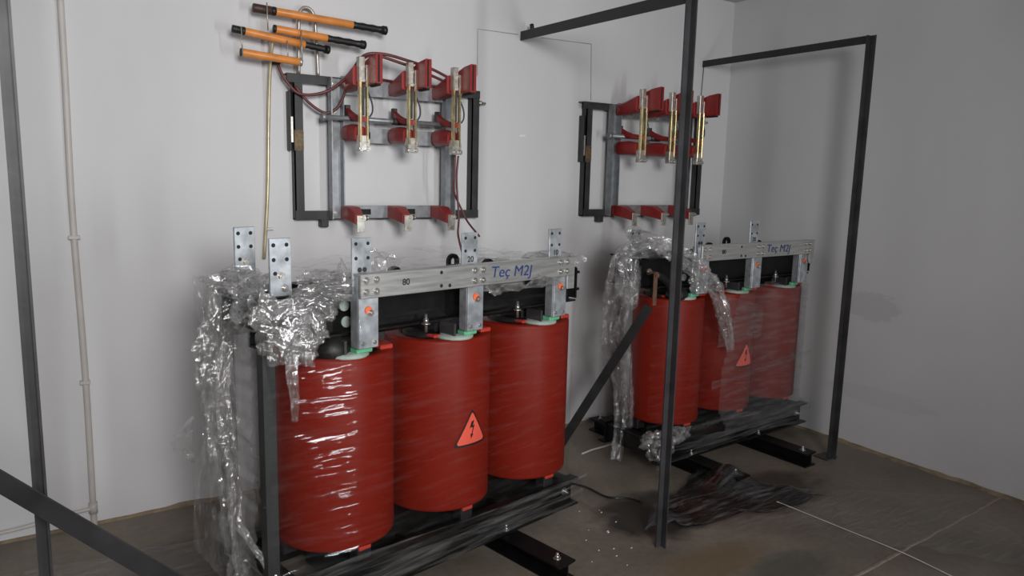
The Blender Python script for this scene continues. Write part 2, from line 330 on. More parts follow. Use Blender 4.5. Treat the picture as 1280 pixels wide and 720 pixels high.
# ------------------------------------------------------------------ transformer
def hexbolt(mb, p, axis, r=.009, h=.008, stud=.006):
    p, a = Vector(p), Vector(axis).normalized()
    mb.cyl(p, p+a*.002, r*1.5, 12); mb.cyl(p+a*.002, p+a*(h+.002), r, 6)
    if stud: mb.cyl(p+a*h, p+a*(h+stud), r*.55, 8)
BOLT = {}
def bolt(parent, p, axis, r=.009, h=.008, stud=.006, mat='bolt', name='bolt'):
    k = (tuple(axis),r,h,stud,mat)
    if k not in BOLT:
        mb = MB(); hexbolt(mb,(0,0,0),axis,r,h,stud); BOLT[k] = mb.mesh('bolt',mat)
    return link(name, BOLT[k], parent, p)

def sticker(parent, c, R, ang0, zc, w, h):
    """triangle sticker bent round the coil; ang0 = direction of its middle"""
    def onc(s, z, off): a = ang0+s/R; return (c[0]+(R+off)*math.cos(a), c[1]+(R+off)*math.sin(a), zc+z)
    def tri(k, off, name, mat, par):
        pts = [(0,h*.58),(w/2,-h*.42),(-w/2,-h*.42)]; pts = [(a*k,b*k) for a,b in pts]
        # rounded corners
        P = []
        for i in range(3):
            a,b_,c_ = Vector(pts[i-1]),Vector(pts[i]),Vector(pts[(i+1)%3]); d1=(a-b_).normalized(); d2=(c_-b_).normalized(); q=.011
            for t in (0,.25,.5,.75,1): P.append(b_+d1*q*(1-t)**2+d2*q*t**2)
        n = 16; vs = []; fs = []
        ys = sorted({round(p.y,5) for p in P}); 
        lo, hi = min(p.y for p in P), max(p.y for p in P); rows = 14; cols = 12
        def span(y):
            xs = []
            for i in range(len(P)):
                a,b_ = P[i],P[(i+1)%len(P)]
                if (a.y-y)*(b_.y-y) <= 0 and abs(a.y-b_.y) > 1e-9: xs.append(a.x+(b_.x-a.x)*(y-a.y)/(b_.y-a.y))
            return (min(xs),max(xs)) if xs else (0,0)
        for r in range(rows+1):
            y = lo+(hi-lo)*(r/rows); y = min(max(y,lo+1e-4),hi-1e-4); x0,x1 = span(y)
            for q in range(cols+1): vs.append(onc(x0+(x1-x0)*q/cols, y, off))
        fs = [(r*(cols+1)+q,r*(cols+1)+q+1,(r+1)*(cols+1)+q+1,(r+1)*(cols+1)+q) for r in range(rows) for q in range(cols)]
        return MB().add(vs,fs,True).build(name,mat,par)
    def poly(pts, off, name, mat, par):
        return MB().add([onc(x,y,off) for x,y in pts],[tuple(range(len(pts)))]).build(name,mat,par)
    tri(1.0,.0012,'sticker_border','stickerblack',parent); tri(.86,.0018,'sticker_face','stickerred',parent)
    k = h/.15
    poly([(-.004*k,.035*k),(.010*k,.037*k),(.002*k,.016*k),(-.013*k,.008*k)],.0024,'sticker_symbol','stickerblack',parent)
    poly([(-.006*k,.012*k),(.012*k,.021*k),(.001*k,-.015*k),(-.003*k,-.014*k),(.003*k,.009*k)],.0025,'sticker_symbol','stickerblack',parent)
    poly([(-.009*k,-.016*k),(-.002*k,-.0135*k),(.006*k,-.017*k),(-.006*k,-.035*k)],.0024,'sticker_symbol','stickerblack',parent)

def transformer(label, loc, rz, R, pitch, near, uL, uR, skids, tb_v):
    t = thing('dry_type_transformer', label, 'transformer', (*loc,0), rz, 'cast resin transformers')
    ZB, ZT = .26, .965
    us = (-pitch,0,pitch); k = pitch/.49
    # skid rails
    for u in skids:
        w, hgt = .098, .08
        mb = MB().prism([(-w/2,0),(w/2,0),(w/2,.008),(.008,.012),(.008,hgt-.012),(w/2,hgt-.008),(w/2,hgt),(-w/2,hgt),(-w/2,hgt-.008),(-.0,hgt-.012),(-.0,.012),(-w/2,.008)], (u,.575,0), (u,-.575,0), (1,0,0))
        # keep it upright: prism's second axis points down, so flip
        mb.v = [(a,b,abs(c)) for a,b,c in mb.v]
        sk = mb.build('skid_rail','black',t)
        for sy in (-.52,.52): bolt(sk,(u+.0,sy,hgt),(0,0,1),.011,.012,.012)
    # base channels (open outwards)
    for s in (-1,1):
        y0 = -s*.185*1.0; mb = MB(); z0,z1 = .08,.21; dpt = .055
        mb.box(uL+.06,uR,y0,y0-s*.008,z0+.009,z1-.009); mb.box(uL+.06,uR,y0,y0-s*dpt,z0,z0+.009); mb.box(uL+.06,uR,y0,y0-s*dpt,z1-.009,z1)
        bc = mb.build('base_channel','black',t)
        for u in (uR-.05,uL+.12): bolt(bc,(u,y0-s*.008,.14),(0,-s,0),.012,.012,.014)
        for u in skids: bolt(bc,(u,y0-s*.035,z0+.009),(0,0,1),.010,.010,.016)
    for u in (uL+.10,-pitch/2,pitch/2,uR-.04): MB().box(u-.03,u+.03,-.185,.185,.10,.20,.003).build('cross_member','black',t)
    bolt(t,(uR,-.16,.14),(1,0,0),.012,.012,.014); bolt(t,(uR,.16,.14),(1,0,0),.012,.012,.014)
    # core
    MB().box(-pitch-.09,pitch+.09,-.085,.085,.10,.255,.01).build('lower_yoke','black',t)
    MB().box(-pitch-.12,pitch+.12,-.085,.085,1.01,1.17,.01).build('upper_yoke','black',t)
    for u in us: MB().box(u-.075,u+.075,-.08,.08,.25,1.02,.008).build('core_leg','black',t)
    # coils
    for i,u in enumerate(us):
        ri = R*.74
        co = MB().lathe([(ri,ZB),(R-.006,ZB),(R-.001,ZB+.004),(R,ZB+.012),(R,ZT-.012),(R-.002,ZT-.004),(R-.01,ZT),(ri,ZT),(ri,ZB)],(u,0,0),72).build('coil','coil',t)
        MB().lathe([(R*.42,ZB-.01),(R*.66,ZB-.01),(R*.66,ZT+.012),(R*.42,ZT+.012),(R*.42,ZB-.01)],(u,0,0),40).build('inner_winding','dark',co)
        for a in (-PI/2-.05,PI/2,PI*.08,PI*.92):
            cx,cy = u+math.cos(a)*(R-.035), math.sin(a)*(R-.035)
            MB().box(cx-.03,cx+.03,cy-.028,cy+.028,.20,ZB,.004).build('support_block','dark',co)
            MB().box(cx-.026,cx+.026,cy-.034,cy+.034,ZB-.012,ZB+.004,.003).build('coil_tab','redtab',co)
        # resin blocks on the coil top
        bx = u-.02
        MB().lathe([(0,0),(.075,0),(.075,.010),(.05,.016),(0,.016)],(bx-.01,-R+.075,ZT-.002),28).build('resin_foot','palegreen',co)
        MB().box(bx-.01,bx+.055,-R+.012,-R+.085,ZT+.012,ZT+.032,.004).build('resin_block','green',co)
        MB().box(bx-.05,bx-.04,-R+.03,-R+.12,ZT+.012,ZT+.06).build('pressure_plate','greysteel',co)
        MB().box(u+.10,u+.155,-R+.06,-R+.12,ZT-.002,ZT+.016,.004).build('coil_tab','redtab',co)
        MB().box(u-.12,u-.06,-R+.09,-R+.15,ZT-.002,ZT+.012,.004).build('coil_tab','redtab',co)
        MB().box(u-.06,u+.06,-.165,-.09,ZT+.01,1.03,.004).build('pressure_block','black',co)
        if i == 1: sticker(co,(u,0),R,-PI/2+.02,.588,.178,.155)
        if i > 0:
            b_ = MB().cyl((0,0,0),(0,0,.07),.006,8).cyl((0,0,.03),(0,0,.036),.018,12).cyl((0,0,.036),(0,0,.052),.011,6)
            b_.build('clamping_stud','bolt',t,(u-pitch/2+.06,-.16,ZT+.04))
    # upper clamps
    for s in (-1,1):
        y0 = -s*.095; z0,z1 = 1.035,1.195; mb = MB()
        mb.box(uL,uR+.04,y0,y0-s*.008,z0+.008,z1-.008); mb.box(uL,uR+.04,y0,y0-s*.05,z0,z0+.008); mb.box(uL,uR+.04,y0,y0-s*.05,z1-.008,z1)
        cl = mb.build('upper_clamp','black',t)
        for u in (uL+.05,uR): bolt(cl,(u,y0-s*.008,1.12),(0,-s,0),.012,.012,.016)
        for u in (-.30*k,.17*k):
            lug = MB(); n = 16
            pr = [(-.032,0)]+[(.032*math.cos(PI-PI*i/n),.035+.032*math.sin(PI-PI*i/n)) for i in range(n+1)]+[(.032,0)]
            hole = [(-.014,.02)]+[(.014*math.cos(PI-PI*i/n),.035+.014*math.sin(PI-PI*i/n)) for i in range(n+1)]+[(.014,.02)]
            m_ = len(pr); ys = (y0-s*.012,y0-s*.026)
            vs = [(u+a,y,z1+b) for y in ys for ring in (pr,hole) for a,b in ring]; fs = []
            for i in range(m_-1):
                fs += [(i,i+1,m_+i+1,m_+i),(2*m_+i,2*m_+i+1,3*m_+i+1,3*m_+i),(i,i+1,2*m_+i+1,2*m_+i),(m_+i,m_+i+1,3*m_+i+1,3*m_+i)]
            fs += [(0,m_,2*m_-1,m_-1),(2*m_,3*m_,4*m_-1,3*m_-1),(m_,2*m_-1,4*m_-1,3*m_)]
            lug.add(vs,fs).build('lifting_lug','black',t)
    # tie straps at the ends
    for u in ((uL+.04,) if near else ()):
        for s in (-1,1):
            MB().prism(LPROF(.042,.006),(u-.02,-s*.155,.20),(u-.02,-s*.155,1.04),(1,0,0)).build('tie_strap','strap',t)
    # end plates and studs on the right
    MB().box(uR+.03,uR+.04,-.15,.15,1.05,1.19).build('end_plate','black',t)
    for z in (1.085,1.165): MB().cyl((uR+.04,-.12,z),(uR+.085,-.12,z),.007,8).cyl((uR+.04,-.12,z),(uR+.052,-.12,z),.013,6).build('clamp_stud','black',t)
    # phase straps and star bar at the front
    for i,u in enumerate(us):
        pw = .04; y = -.228
        ps = MB().box(u-pw,u+pw,y-.008,y,1.0,1.255,.002).box(u-pw,u-pw+.008,y,y+.045,1.0,1.255,.002).build('phase_strap','zinc',t)
        mb = MB().cyl((0,0,0),(0,-.006,0),.014,14); mb.build('insulating_washer','orangecap',ps,(u-.003,y-.008,1.135))
        bolt(ps,(u+.006,y-.012,1.125),(0,-1,0),.008,.008,.004)
        for px in (-.024,.024): bolt(ps,(u+px,y-.008,1.018),(0,-1,0),.005,.003,0,'bolt')
        if i == 2 and not near: continue
        tp = MB().box(u-.045,u+.033,-.205,-.196,1.19,1.382,.0015).build('terminal','zinc',t)
        for (hx,hz) in ((-.03,1.362),(.018,1.362),(-.03,1.312),(.018,1.312)):
            MB().cyl((u+hx,-.2053,hz),(u+hx,-.2057,hz),.0065,12).build('bolt_hole','hole',tp)
        if i == 1: link('stencil_mark',text_mesh('20',.032,'stencil',offset=.0006),tp,(u-.004,-.2062,1.278),(PI/2,0,0))
        elif i == 2: link('stencil_mark',text_mesh('10',.032,'stencil',offset=.0006),tp,(u-.004,-.2062,1.278),(PI/2,0,0))
        else:
            for hx in (-.012,.008): MB().cyl((u+hx-.004,-.2053,1.272),(u+hx-.004,-.2060,1.272),.009,10).build('stencil_mark','stencil',tp)
        MB().box(u-.04,u+.03,-.20,-.12,1.19,1.20).build('terminal_bracket','zinc',t)
    yb = -.252
    sb = MB().box(-pitch-.042,pitch+.052,yb,yb+.014,1.178,1.262,.002).box(-pitch-.042,pitch+.052,yb+.014,yb+.045,1.252,1.262,.001).build('star_point_bar','alu',t)
    for i,u in enumerate(us):
        for px in (-.02,.022):
            for pz in (1.200,1.240): bolt(sb,(u+px,yb,pz),(0,-1,0),.0085,.007,.005)
    for (hx,hz) in ((-.185*k,1.245),(-.185*k,1.195),(-.145*k,1.193)): MB().cyl((hx,yb-.0003,hz),(hx,yb-.001,hz),.007,12).build('bolt_hole','hole',sb)
    link('stencil_mark',text_mesh('80',.032,'stencil',offset=.0006),sb,(-pitch+.145*k,yb-.001,1.222),(PI/2,0,0))
    link('handwriting',text_mesh('Teç M2J',.062,'ink',shear=.12,sx=1.12),sb,(pitch*.36,yb-.001,1.222),(PI/2,.035,0))
    MB().box(pitch+.03,pitch+.075,yb+.002,yb+.012,1.12,1.262,.001).build('end_bracket','alu',t)
    # upstanding terminals at the left end
    for (u,y,zt) in (((uL+.105,-.12,1.385),(uL+.13,tb_v,1.40)) if near else ((uL+.06,tb_v,1.335),)):
        tp = MB().box(u-.038,u+.038,y-.006,y+.004,1.18,zt,.0015).build('terminal','zinc',t)
        for (hx,hz) in ((-.024,.022),(.022,.022),(-.024,.07),(.022,.07),(-.02,.115)):
            MB().cyl((u+hx,y-.0063,zt-hz),(u+hx,y-.0067,zt-hz),.007,12).build('bolt_hole','hole',tp)
        bolt(tp,(u+.0,y-.006,zt-.125),(0,-1,0),.010,.008,.006); bolt(tp,(u+.012,y-.006,zt-.165),(0,-1,0),.009,.008,.006)
        MB().box(u-.04,u+.04,y,y+.07*(1 if y < 0 else -1),1.185,1.195).build('terminal_bracket','zinc',t)
    # black boots on the first coil
    MB().lathe([(.0,.075),(.03,.07),(.055,.045),(.062,.015),(.055,0)],(-pitch-.08,-.125,ZT),24).build('rubber_boot','rubber',t)
    MB().cyl((-pitch-.02,-.104,1.135),(-pitch-.02,-.1125,1.135),.02,16).build('paper_disc','palegreen',t)
    MB().cyl((-pitch-.012,-.104,1.075),(-pitch-.012,-.1125,1.075),.02,16).build('paper_disc','palegreen',t)
    return t

O1, A1 = (1.40,2.675), math.radians(10.8)
O2, A2 = (3.475,2.968), math.radians(2.9)
T1 = transformer('nearer cast resin transformer with three large red coils', O1, A1, .22, .49, True, -.86, .66, (.21,-.42), .2)
T2 = transformer('farther red cast resin transformer standing in the corner by the right wall', O2, A2, .198, .468, False, -.80, .63, (.155,-.46), .02)
# copper bar and black cable lug at the open end of the farther transformer
MB().box(-.80,-.775,-.19,-.182,.955,1.13,.001).box(-.80,-.775,-.19,-.15,1.122,1.13).build('copper_link','copper',T2)
MB().tube([(-.775,-.175,1.11),(-.73,-.165,1.10),(-.66,-.16,1.06),(-.62,-.15,1.02)],.02,10).build('cable_lug','rubber',T2)
bolt(T2,(-.787,-.19,1.115),(0,-1,0),.012,.01,.006,'copper')

# ------------------------------------------------------------------ stretch film
def hull2(P):
    P = sorted(set(P))
    def half(Q):
        h = []
        for p in Q:
            while len(h) > 1 and (h[-1][0]-h[-2][0])*(p[1]-h[-2][1])-(h[-1][1]-h[-2][1])*(p[0]-h[-2][0]) <= 0: h.pop()
            h.append(p)
        return h
    a = half(P); b = half(P[::-1]); return a[:-1]+b[:-1]
def resample(H, n):
    L_ = [math.dist(H[i],H[(i+1)%len(H)]) for i in range(len(H))]; T = sum(L_); out = []
    # start at the left-front corner
    for q in range(n):
        d = T*q/n; i = 0
        while d > L_[i]: d -= L_[i]; i = (i+1)%len(H)
        a,b = H[i],H[(i+1)%len(H)]; t = d/L_[i] if L_[i] else 0; out.append((a[0]+(b[0]-a[0])*t,a[1]+(b[1]-a[1])*t))
    return out
def section(R, pitch, uL, uR, z, pad):
    P = []
    if .24 < z < 1.0:
        for u in (-pitch,0,pitch):
            P += [(round(u+(R+pad)*math.cos(2*PI*i/64),5), round((R+pad)*math.sin(2*PI*i/64),5)) for i in range(64)]
        P += [(uL-pad,-.16-pad),(uL-pad,.16+pad),(uR+.01,-.16-pad),(uR+.01,.16+pad)]
    elif z >= 1.0: P += [(uL-pad,-.16-pad),(uL-pad,.16+pad),(-pitch-.05,-.262-pad),(pitch+.06,-.262-pad),(uR+.05,-.16),(uR+.05,.16+pad),(pitch,.22),(-pitch,.22)]
    else: P += [(uL+.05-pad,-.245-pad),(uL+.05-pad,.245+pad),(uR+pad,-.245-pad),(uR+pad,.245+pad)]
    return hull2(P)
def wrap(parent, R, pitch, uL, uR, seed, name, mat, z0, z1, keep, pad=.006, wr=.0035):
    """a turn of film pulled tight round the whole transformer; keep(u, y, z) chooses how far it reaches"""
    n = 260; nz = 70; rows = []
    for j in range(nz+1):
        z = z0+(z1-z0)*j/nz
        sec = section(R,pitch,uL,uR,z,pad) if not (.21 < z <= .27 or .955 < z < 1.06) else None
        if sec is None:
            if z <= .3: a,b,f = section(R,pitch,uL,uR,.2,pad),section(R,pitch,uL,uR,.5,pad),(z-.21)/.06
            else: a,b,f = section(R,pitch,uL,uR,.5,pad),section(R,pitch,uL,uR,1.1,pad),(z-.955)/.105
            a,b = ang_samples(a,n),ang_samples(b,n); row = [(p[0]+(q[0]-p[0])*f,p[1]+(q[1]-p[1])*f) for p,q in zip(a,b)]
        else: row = ang_samples(sec,n)
        rows.append([(x*(1+wr*noise.noise(Vector((x*3,y*3,z*30+seed)))),y+wr*2*noise.noise(Vector((x*2.5+seed,y*3,z*26+x*4)))*(1 if y > 0 else -1)*.6,z) for x,y in row])
    vs = [p for r in rows for p in r]; fs = []
    for j in range(nz):
        for i in range(n):
            q = (j*n+i,j*n+(i+1)%n,(j+1)*n+(i+1)%n,(j+1)*n+i); c = [sum(vs[a][k] for a in q)/4 for k in range(3)]
            if keep(*c): fs.append(q)
    used = sorted({a for f in fs for a in f}); mp = {a:i for i,a in enumerate(used)}
    return MB().add([vs[a] for a in used],[tuple(mp[a] for a in f) for f in fs],True).build(name,mat,parent)
def ang_samples(H, n):
    """hull sampled along fixed directions about the centre line, spread evenly along the length"""
    out = []
    for q in range(n):
        # direction parameter: stretch so the long sides get most samples
        a = 2*PI*q/n; dx,dy = math.cos(a)*.8,math.sin(a)*.28
        best = None
        for i in range(len(H)):
            (x1,y1),(x2,y2) = H[i],H[(i+1)%len(H)]; ex,ey = x2-x1,y2-y1; den = dx*ey-dy*ex
            if abs(den) < 1e-12: continue
            t = (x1*ey-y1*ex)/den; s = (x1*dy-y1*dx)/den
            if t > 0 and -1e-6 <= s <= 1+1e-6: best = t if best is None else max(best,t)
        best = best or 1; out.append((dx*best,dy*best))
    return out
def crumple_blob(c, r, seed, sub=4, amp=.55, fr=9):
    """a scrunched ball of film: sharply creased closed sheet"""
    bm = bmesh.new(); bmesh.ops.create_icosphere(bm, subdivisions=sub, radius=1); vs = []
    for v in bm.verts:
        d = v.co.normalized(); p = Vector((d.x*r[0],d.y*r[1],d.z*r[2]))*1.0
        q = p*fr*4+Vector((seed*3.1,seed,0)); k = 1-amp*.55*abs(noise.noise(q))-amp*.3*abs(noise.noise(q*2.4))
        j = noise.noise_vector(q*.45)*.75+noise.noise_vector(q*1.15+Vector((7,3,1)))*.42+noise.noise_vector(q*2.6)*.16
        vs.append((c[0]+(p.x*k+j.x*r[0])*.9,c[1]+(p.y*k+j.y*r[1])*.9,c[2]+(p.z*k+j.z*r[2])*.9))
    bm.verts.index_update(); fs = [tuple(v.index for v in f.verts) for f in bm.faces]; bm.free(); return vs, fs
def crumple_rope(pts, rad, seed, n=30, step=.0075, amp=.6):
    P = [Vector(p) for p in pts]; Q = []
    for i in range(len(P)-1):
        a = P[max(i-1,0)]; b = P[i]; c = P[i+1]; d = P[min(i+2,len(P)-1)]; m_ = max(2,int((c-b).length/step))
        for k in range(m_):
            t = k/m_; Q.append((.5*((2*b)+(c-a)*t+(2*a-5*b+4*c-d)*t*t+(3*b-a-3*c+d)*t**3),(i+t)/(len(P)-1)))
    Q.append((P[-1],1)); vs = []; X = None; L_ = len(Q)
    for i,(p,t) in enumerate(Q):
        ax = (Q[min(i+1,L_-1)][0]-Q[max(i-1,0)][0]).normalized()
        X = (Vector((1,0,0))-ax*ax.x).normalized() if X is None else (X-ax*X.dot(ax)).normalized(); Y = ax.cross(X)
        r0 = rad(t)
        for k in range(n):
            a = 2*PI*k/n; w = Vector((math.cos(a)*3+seed,math.sin(a)*3,i*step*9)); 
            f = 1-amp*abs(noise.noise(w*1.1))*1.5-amp*.5*abs(noise.noise(w*3.3))-amp*.22*abs(noise.noise(w*7.5))+amp*.7*noise.noise(Vector((seed,a,i*step*6)))
            rx,ry = r0 if isinstance(r0,tuple) else (r0,r0)
            vs.append(p+X*math.cos(a)*rx*f+Y*math.sin(a)*ry*f+noise.noise_vector(w*2.2)*.12*min(rx,ry)+noise.noise_vector(w*6.1)*.07*min(rx,ry))
    fs = [(i*n+k,i*n+(k+1)%n,(i+1)*n+(k+1)%n,(i+1)*n+k) for i in range(L_-1) for k in range(n)]
    return vs, fs
def sheet(corner, nu, nv, fn, seed=0):
    """nu x nv grid; corner(s, t) gives the flat point, fn(s, t, p) its displacement"""
    vs = [tuple(Vector(corner(i/nu,j/nv))+fn(i/nu,j/nv,Vector(corner(i/nu,j/nv)))) for j in range(nv+1) for i in range(nu+1)]
    return vs, [(j*(nu+1)+i,j*(nu+1)+i+1,(j+1)*(nu+1)+i+1,(j+1)*(nu+1)+i) for j in range(nv) for i in range(nu)]
def folds(amp, fx, fy, seed, ax=(0,1,0)):
    A = Vector(ax)
    def f(s, t, p):
        w = Vector((s*fx+seed,t*fy,seed)); return A*(amp*(1-2*abs(noise.noise(w)))*.9+amp*.6*(noise.noise(w*2.7)))+noise.noise_vector(w*3.1)*amp*.35
    return f

F1 = thing('stretch_film_wrap', 'clear plastic stretch film wound round the nearer transformer', 'plastic film', (*O1,0), A1)
wrap(F1,.22,.49,-.86,.66,1,'wound_film','film',.085,1.12,lambda u,y,z: (y < 0 and u > -.84) or u > .5)
wrap(F1,.22,.49,-.86,.66,5,'end_film','filmside',.16,1.10,lambda u,y,z: u < -.70 and (y > -.14),pad=.012,wr=.02)
# oblique bands pulled across the base
def band(parent, A, B, w, seed, name='film_band', mat='filmband'):
    A,B = Vector(A),Vector(B); up_ = Vector(w)
    return MB().add(*sheet(lambda s,t: A+(B-A)*s+up_*(t-.5)*(1+.3*math.sin(s*9+seed)), 60, 8, folds(.006,5,3,seed)),True).build(name,mat,parent)
band(F1,(-.80,-.27,.11),(.70,-.262,.215),(0,0,.05),2); band(F1,(-.84,-.275,.19),(.66,-.272,.13),(0,0,.09),4); band(F1,(-.80,-.268,.25),(.68,-.262,.20),(0,0,.035),6)
# scrunched film over the left end
for i,(c,r,sd) in enumerate([((-.80,-.23,1.12),(.10,.05,.10),1),((-.735,-.24,1.075),(.085,.045,.075),2),((-.70,-.21,1.16),(.11,.05,.05),3),((-.62,-.20,1.205),(.12,.07,.035),4),((-.84,-.05,1.225),(.08,.11,.05),5),((-.82,.10,1.22),(.09,.10,.045),6),((-.60,-.12,1.24),(.10,.08,.03),7),((-.86,-.12,1.15),(.05,.10,.07),8)]):
    MB().add(*crumple_blob(c,r,sd,5 if i < 4 else 4,.6,10)).build('scrunched_film','crumple',F1)
for (c,r,sd) in [((-.40,-.16,1.275),(.07,.06,.055),11),((-.56,-.19,1.27),(.035,.04,.05),12),((.16,-.20,1.165),(.12,.035,.05),13),((.34,-.262,1.17),(.12,.012,.03),16),((.50,-.13,1.255),(.16,.05,.022),14),((.20,-.06,1.235),(.22,.08,.025),15),((.60,-.235,1.24),(.05,.03,.03),17)]:
    MB().add(*crumple_blob(c,r,sd,3)).build('scrunched_film','crumple',F1)
# loose sheet over the top
MB().add(*sheet(lambda s,t: (-.62+s*1.2,-.18+t*.36,1.235+.05*math.sin(s*PI)*(t)), 60, 24, folds(.02,6,5,3,(0,0,1)))).build('loose_top_film','film',F1)
# long tails hanging off the back left corner and down the front corner
MB().add(*crumple_rope([(-.86,.06,1.24),(-.90,.05,1.05),(-.925,.05,.85),(-.90,.04,.62),(-.885,.03,.42),(-.87,.02,.22),(-.86,.02,.12)],lambda t: (.052+.03*math.sin(t*7+.5)*(1-t),.03),21)).build('hanging_film','hang',F1)
MB().add(*crumple_rope([(-.885,.02,1.02),(-.91,.0,.80),(-.885,-.01,.60),(-.885,-.02,.40),(-.875,-.02,.2),(-.86,-.02,.10)],lambda t: (.03,.026),22)).build('hanging_film','crumple',F1)
MB().add(*crumple_rope([(-.78,-.235,1.06),(-.785,-.245,.98),(-.78,-.245,.90),(-.775,-.24,.80)],lambda t: (.032*(1-.7*t),.012),23)).build('hanging_film','crumple',F1)
MB().add(*sheet(lambda s,t: (-.955+.12*s+.03*math.sin(t*5),.10-.02*s,1.25-.95*t-.2*s*t), 26, 90, folds(.02,7,4,31))).build('hanging_sheet','hang',F1)
MB().add(*sheet(lambda s,t: (-.90+.14*t,-.05-.18*t,.42-.34*t+.05*(s-.5)), 14, 50, folds(.008,4,6,33,(1,0,0)))).build('film_band','filmside',F1)
MB().add(*sheet(lambda s,t: (-.985-.07*math.sin(t*PI)*s,.06,.78-.16*t), 12, 20, folds(.018,5,4,35))).build('hanging_film','crumple',F1)

F2 = thing('stretch_film_wrap', 'torn plastic stretch film hanging off the farther transformer', 'plastic film', (*O2,0), A2)
wrap(F2,.198,.468,-.80,.63,9,'wound_film','film',.085,.95,lambda u,y,z: (y < 0 and u > -.78) or u > .5)
wrap(F2,.198,.468,-.80,.63,12,'hazy_film','filmhaze',.16,1.06,lambda u,y,z: y < 0 and u > -.22+.28*max(0,z-.55)*1.0 and z < 1.02-.10*abs(u-.1)+.02*math.sin(u*14),pad=.012)
band(F2,(-.78,-.262,.10),(.68,-.258,.20),(0,0,.055),3); band(F2,(-.78,-.268,.19),(.66,-.262,.115),(0,0,.05),5); band(F2,(-.50,-.25,.26),(.66,-.245,.23),(0,0,.04),7)
band(F2,(-.32,-.225,.46),(.70,-.2,.53),(0,0,.04),8)
MB().add(*crumple_rope([(-.90,.0,1.15),(-.86,-.08,1.26),(-.80,-.17,1.285),(-.70,-.22,1.24),(-.58,-.245,1.17),(-.45,-.25,1.08),(-.345,-.25,.97),(-.265,-.245,.82),(-.20,-.24,.655)],lambda t: .038+.022*math.sin(t*PI)-.024*max(0,t-.8)*5*.6,41)).build('hanging_film','archfilm',F2)
MB().add(*crumple_rope([(-.78,.0,1.24),(-.82,.06,1.10),(-.85,.07,.92),(-.86,.08,.75),(-.77,.08,.55),(-.74,.08,.42),(-.74,.07,.25),(-.76,.06,.08),(-.78,.05,.03)],lambda t: (.075-.035*t,.04-.015*t),43)).build('hanging_film','hang',F2)
MB().add(*crumple_rope([(-.74,.0,1.20),(-.76,.02,1.0),(-.80,.03,.80),(-.75,.03,.60),(-.72,.03,.40),(-.72,.02,.22)],lambda t: (.05-.02*t,.03),45)).build('hanging_film','hang',F2)
for (c,r,sd) in [((-.70,-.05,1.255),(.12,.07,.06),51),((-.74,.0,1.30),(.09,.05,.045),52),((-.72,-.20,.19),(.09,.07,.08),53),((-.62,-.25,.24),(.10,.03,.05),54),((-.52,-.235,1.07),(.06,.03,.06),55),((-.82,-.03,1.08),(.06,.06,.14),56)]:
    MB().add(*crumple_blob(c,r,sd)).build('scrunched_film','crumple',F2)
MB().add(*sheet(lambda s,t: (-.30+.42*s,-.235+.015*s,.98-.30*t-.10*s+.12*s*t), 30, 20, folds(.008,5,5,57))).build('loose_film','filmhaze',F2)

# film and sheet on the floor
def floor_sheet(name, label, poly, mat, seed, hgt, cat='plastic film', nu=70, nv=50):
    """four-cornered loose sheet (a, b, c, d) lying wrinkled on the floor"""
    a,b,c,d = [Vector((*p,0)) for p in poly]
    def co(s,t):
        e = .06*noise.noise(Vector((s*4+seed,t*4,0))); return (a+(b-a)*s)*(1-t)+(d+(c-d)*s)*t+Vector((e,-e,0))
    def f(s,t,p):
        w = Vector((s*2.2+seed,t*7,seed)); h = hgt(s,t)*(.35+1.1*abs(noise.noise(w)))+.005*abs(noise.noise(w*3.5)); return Vector((0,0,.003+h))
    return tag(MB().add(*sheet(co,nu,nv,f),True).build(name,mat),label,cat)
floor_sheet('loose_film_sheet','thin clear film fanning out over the floor right of the middle post', [(2.50,2.22),(2.80,2.62),(4.05,1.72),(3.55,1.15)],'floorfilm',2.0,lambda s,t: .05*math.sin(PI*t)*max(0,1-s*1.6))
floor_sheet('loose_film_strip','clear film trailing on the floor left of the nearer transformer', [(-.15,3.02),(-.1,3.30),(.62,3.22),(.62,2.86)],'floorfilm',5.0,lambda s,t: .012,nu=50,nv=24)
ds = thing('dark_plastic_sheet','black plastic sheet bunched up on the floor beside the middle post','plastic sheet',(2.40,2.45,0))
def dco(s,t):
    a,b,c,d = Vector((-.15,-.17,.0)),Vector((.16,-.24,.0)),Vector((.98,-.36,.0)),Vector((.62,.22,.0))
    p = (a+(b-a)*t)*(1-s)+(d+(c-d)*t)*s; e = .05*noise.noise(Vector((s*5,t*5,1))); return p+Vector((e,e,0))
def dfn(s,t,p):
    w = Vector((s*4,t*3,4)); x,y = p.x+2.40,p.y+2.45
    h = .11*math.exp(-((x-2.36)**2+(y-2.36)**2)/.010)+.03*math.exp(-((x-2.65)**2+(y-2.40)**2)/.03)+.118*math.exp(-((x-3.03)**2+(y-2.47)**2)/.018)
    return Vector((0,0,.006+h*(.7+.5*abs(noise.noise(w)))+.014*abs(noise.noise(Vector((s*3,t*16,2))))*math.sin(PI*min(1,max(0,t)))))
MB().add(*sheet(dco,60,36,dfn),True).build('sheet','darkfilm',ds)
MB().add(*sheet(lambda s,t: Vector(dco(s,t))+Vector((0,0,.006)), 60, 36, lambda s,t,p: dfn(s,t,p)*1.05),True).build('clear_overlay','floorfilm',ds)
mb = MB().tube([(2.20,3.02,.012),(2.33,2.83,.015),(2.36,2.66,.012),(2.44,2.58,.016),(2.47,2.52,.012)],.006,8)
tag(mb.build('twisted_film_strand','darkfilm'),'twisted strand of film running on the floor between the two transformers','plastic film')
tag(MB().tube([(3.07,2.18,.012),(3.086,2.15,.006),(3.112,1.82,.005),(3.121,1.56,.0085),(3.112,1.35,.005),(3.10,1.1,.005)],.0026,6).build('string','string'),'thin white string lying across the mortar seam','string')
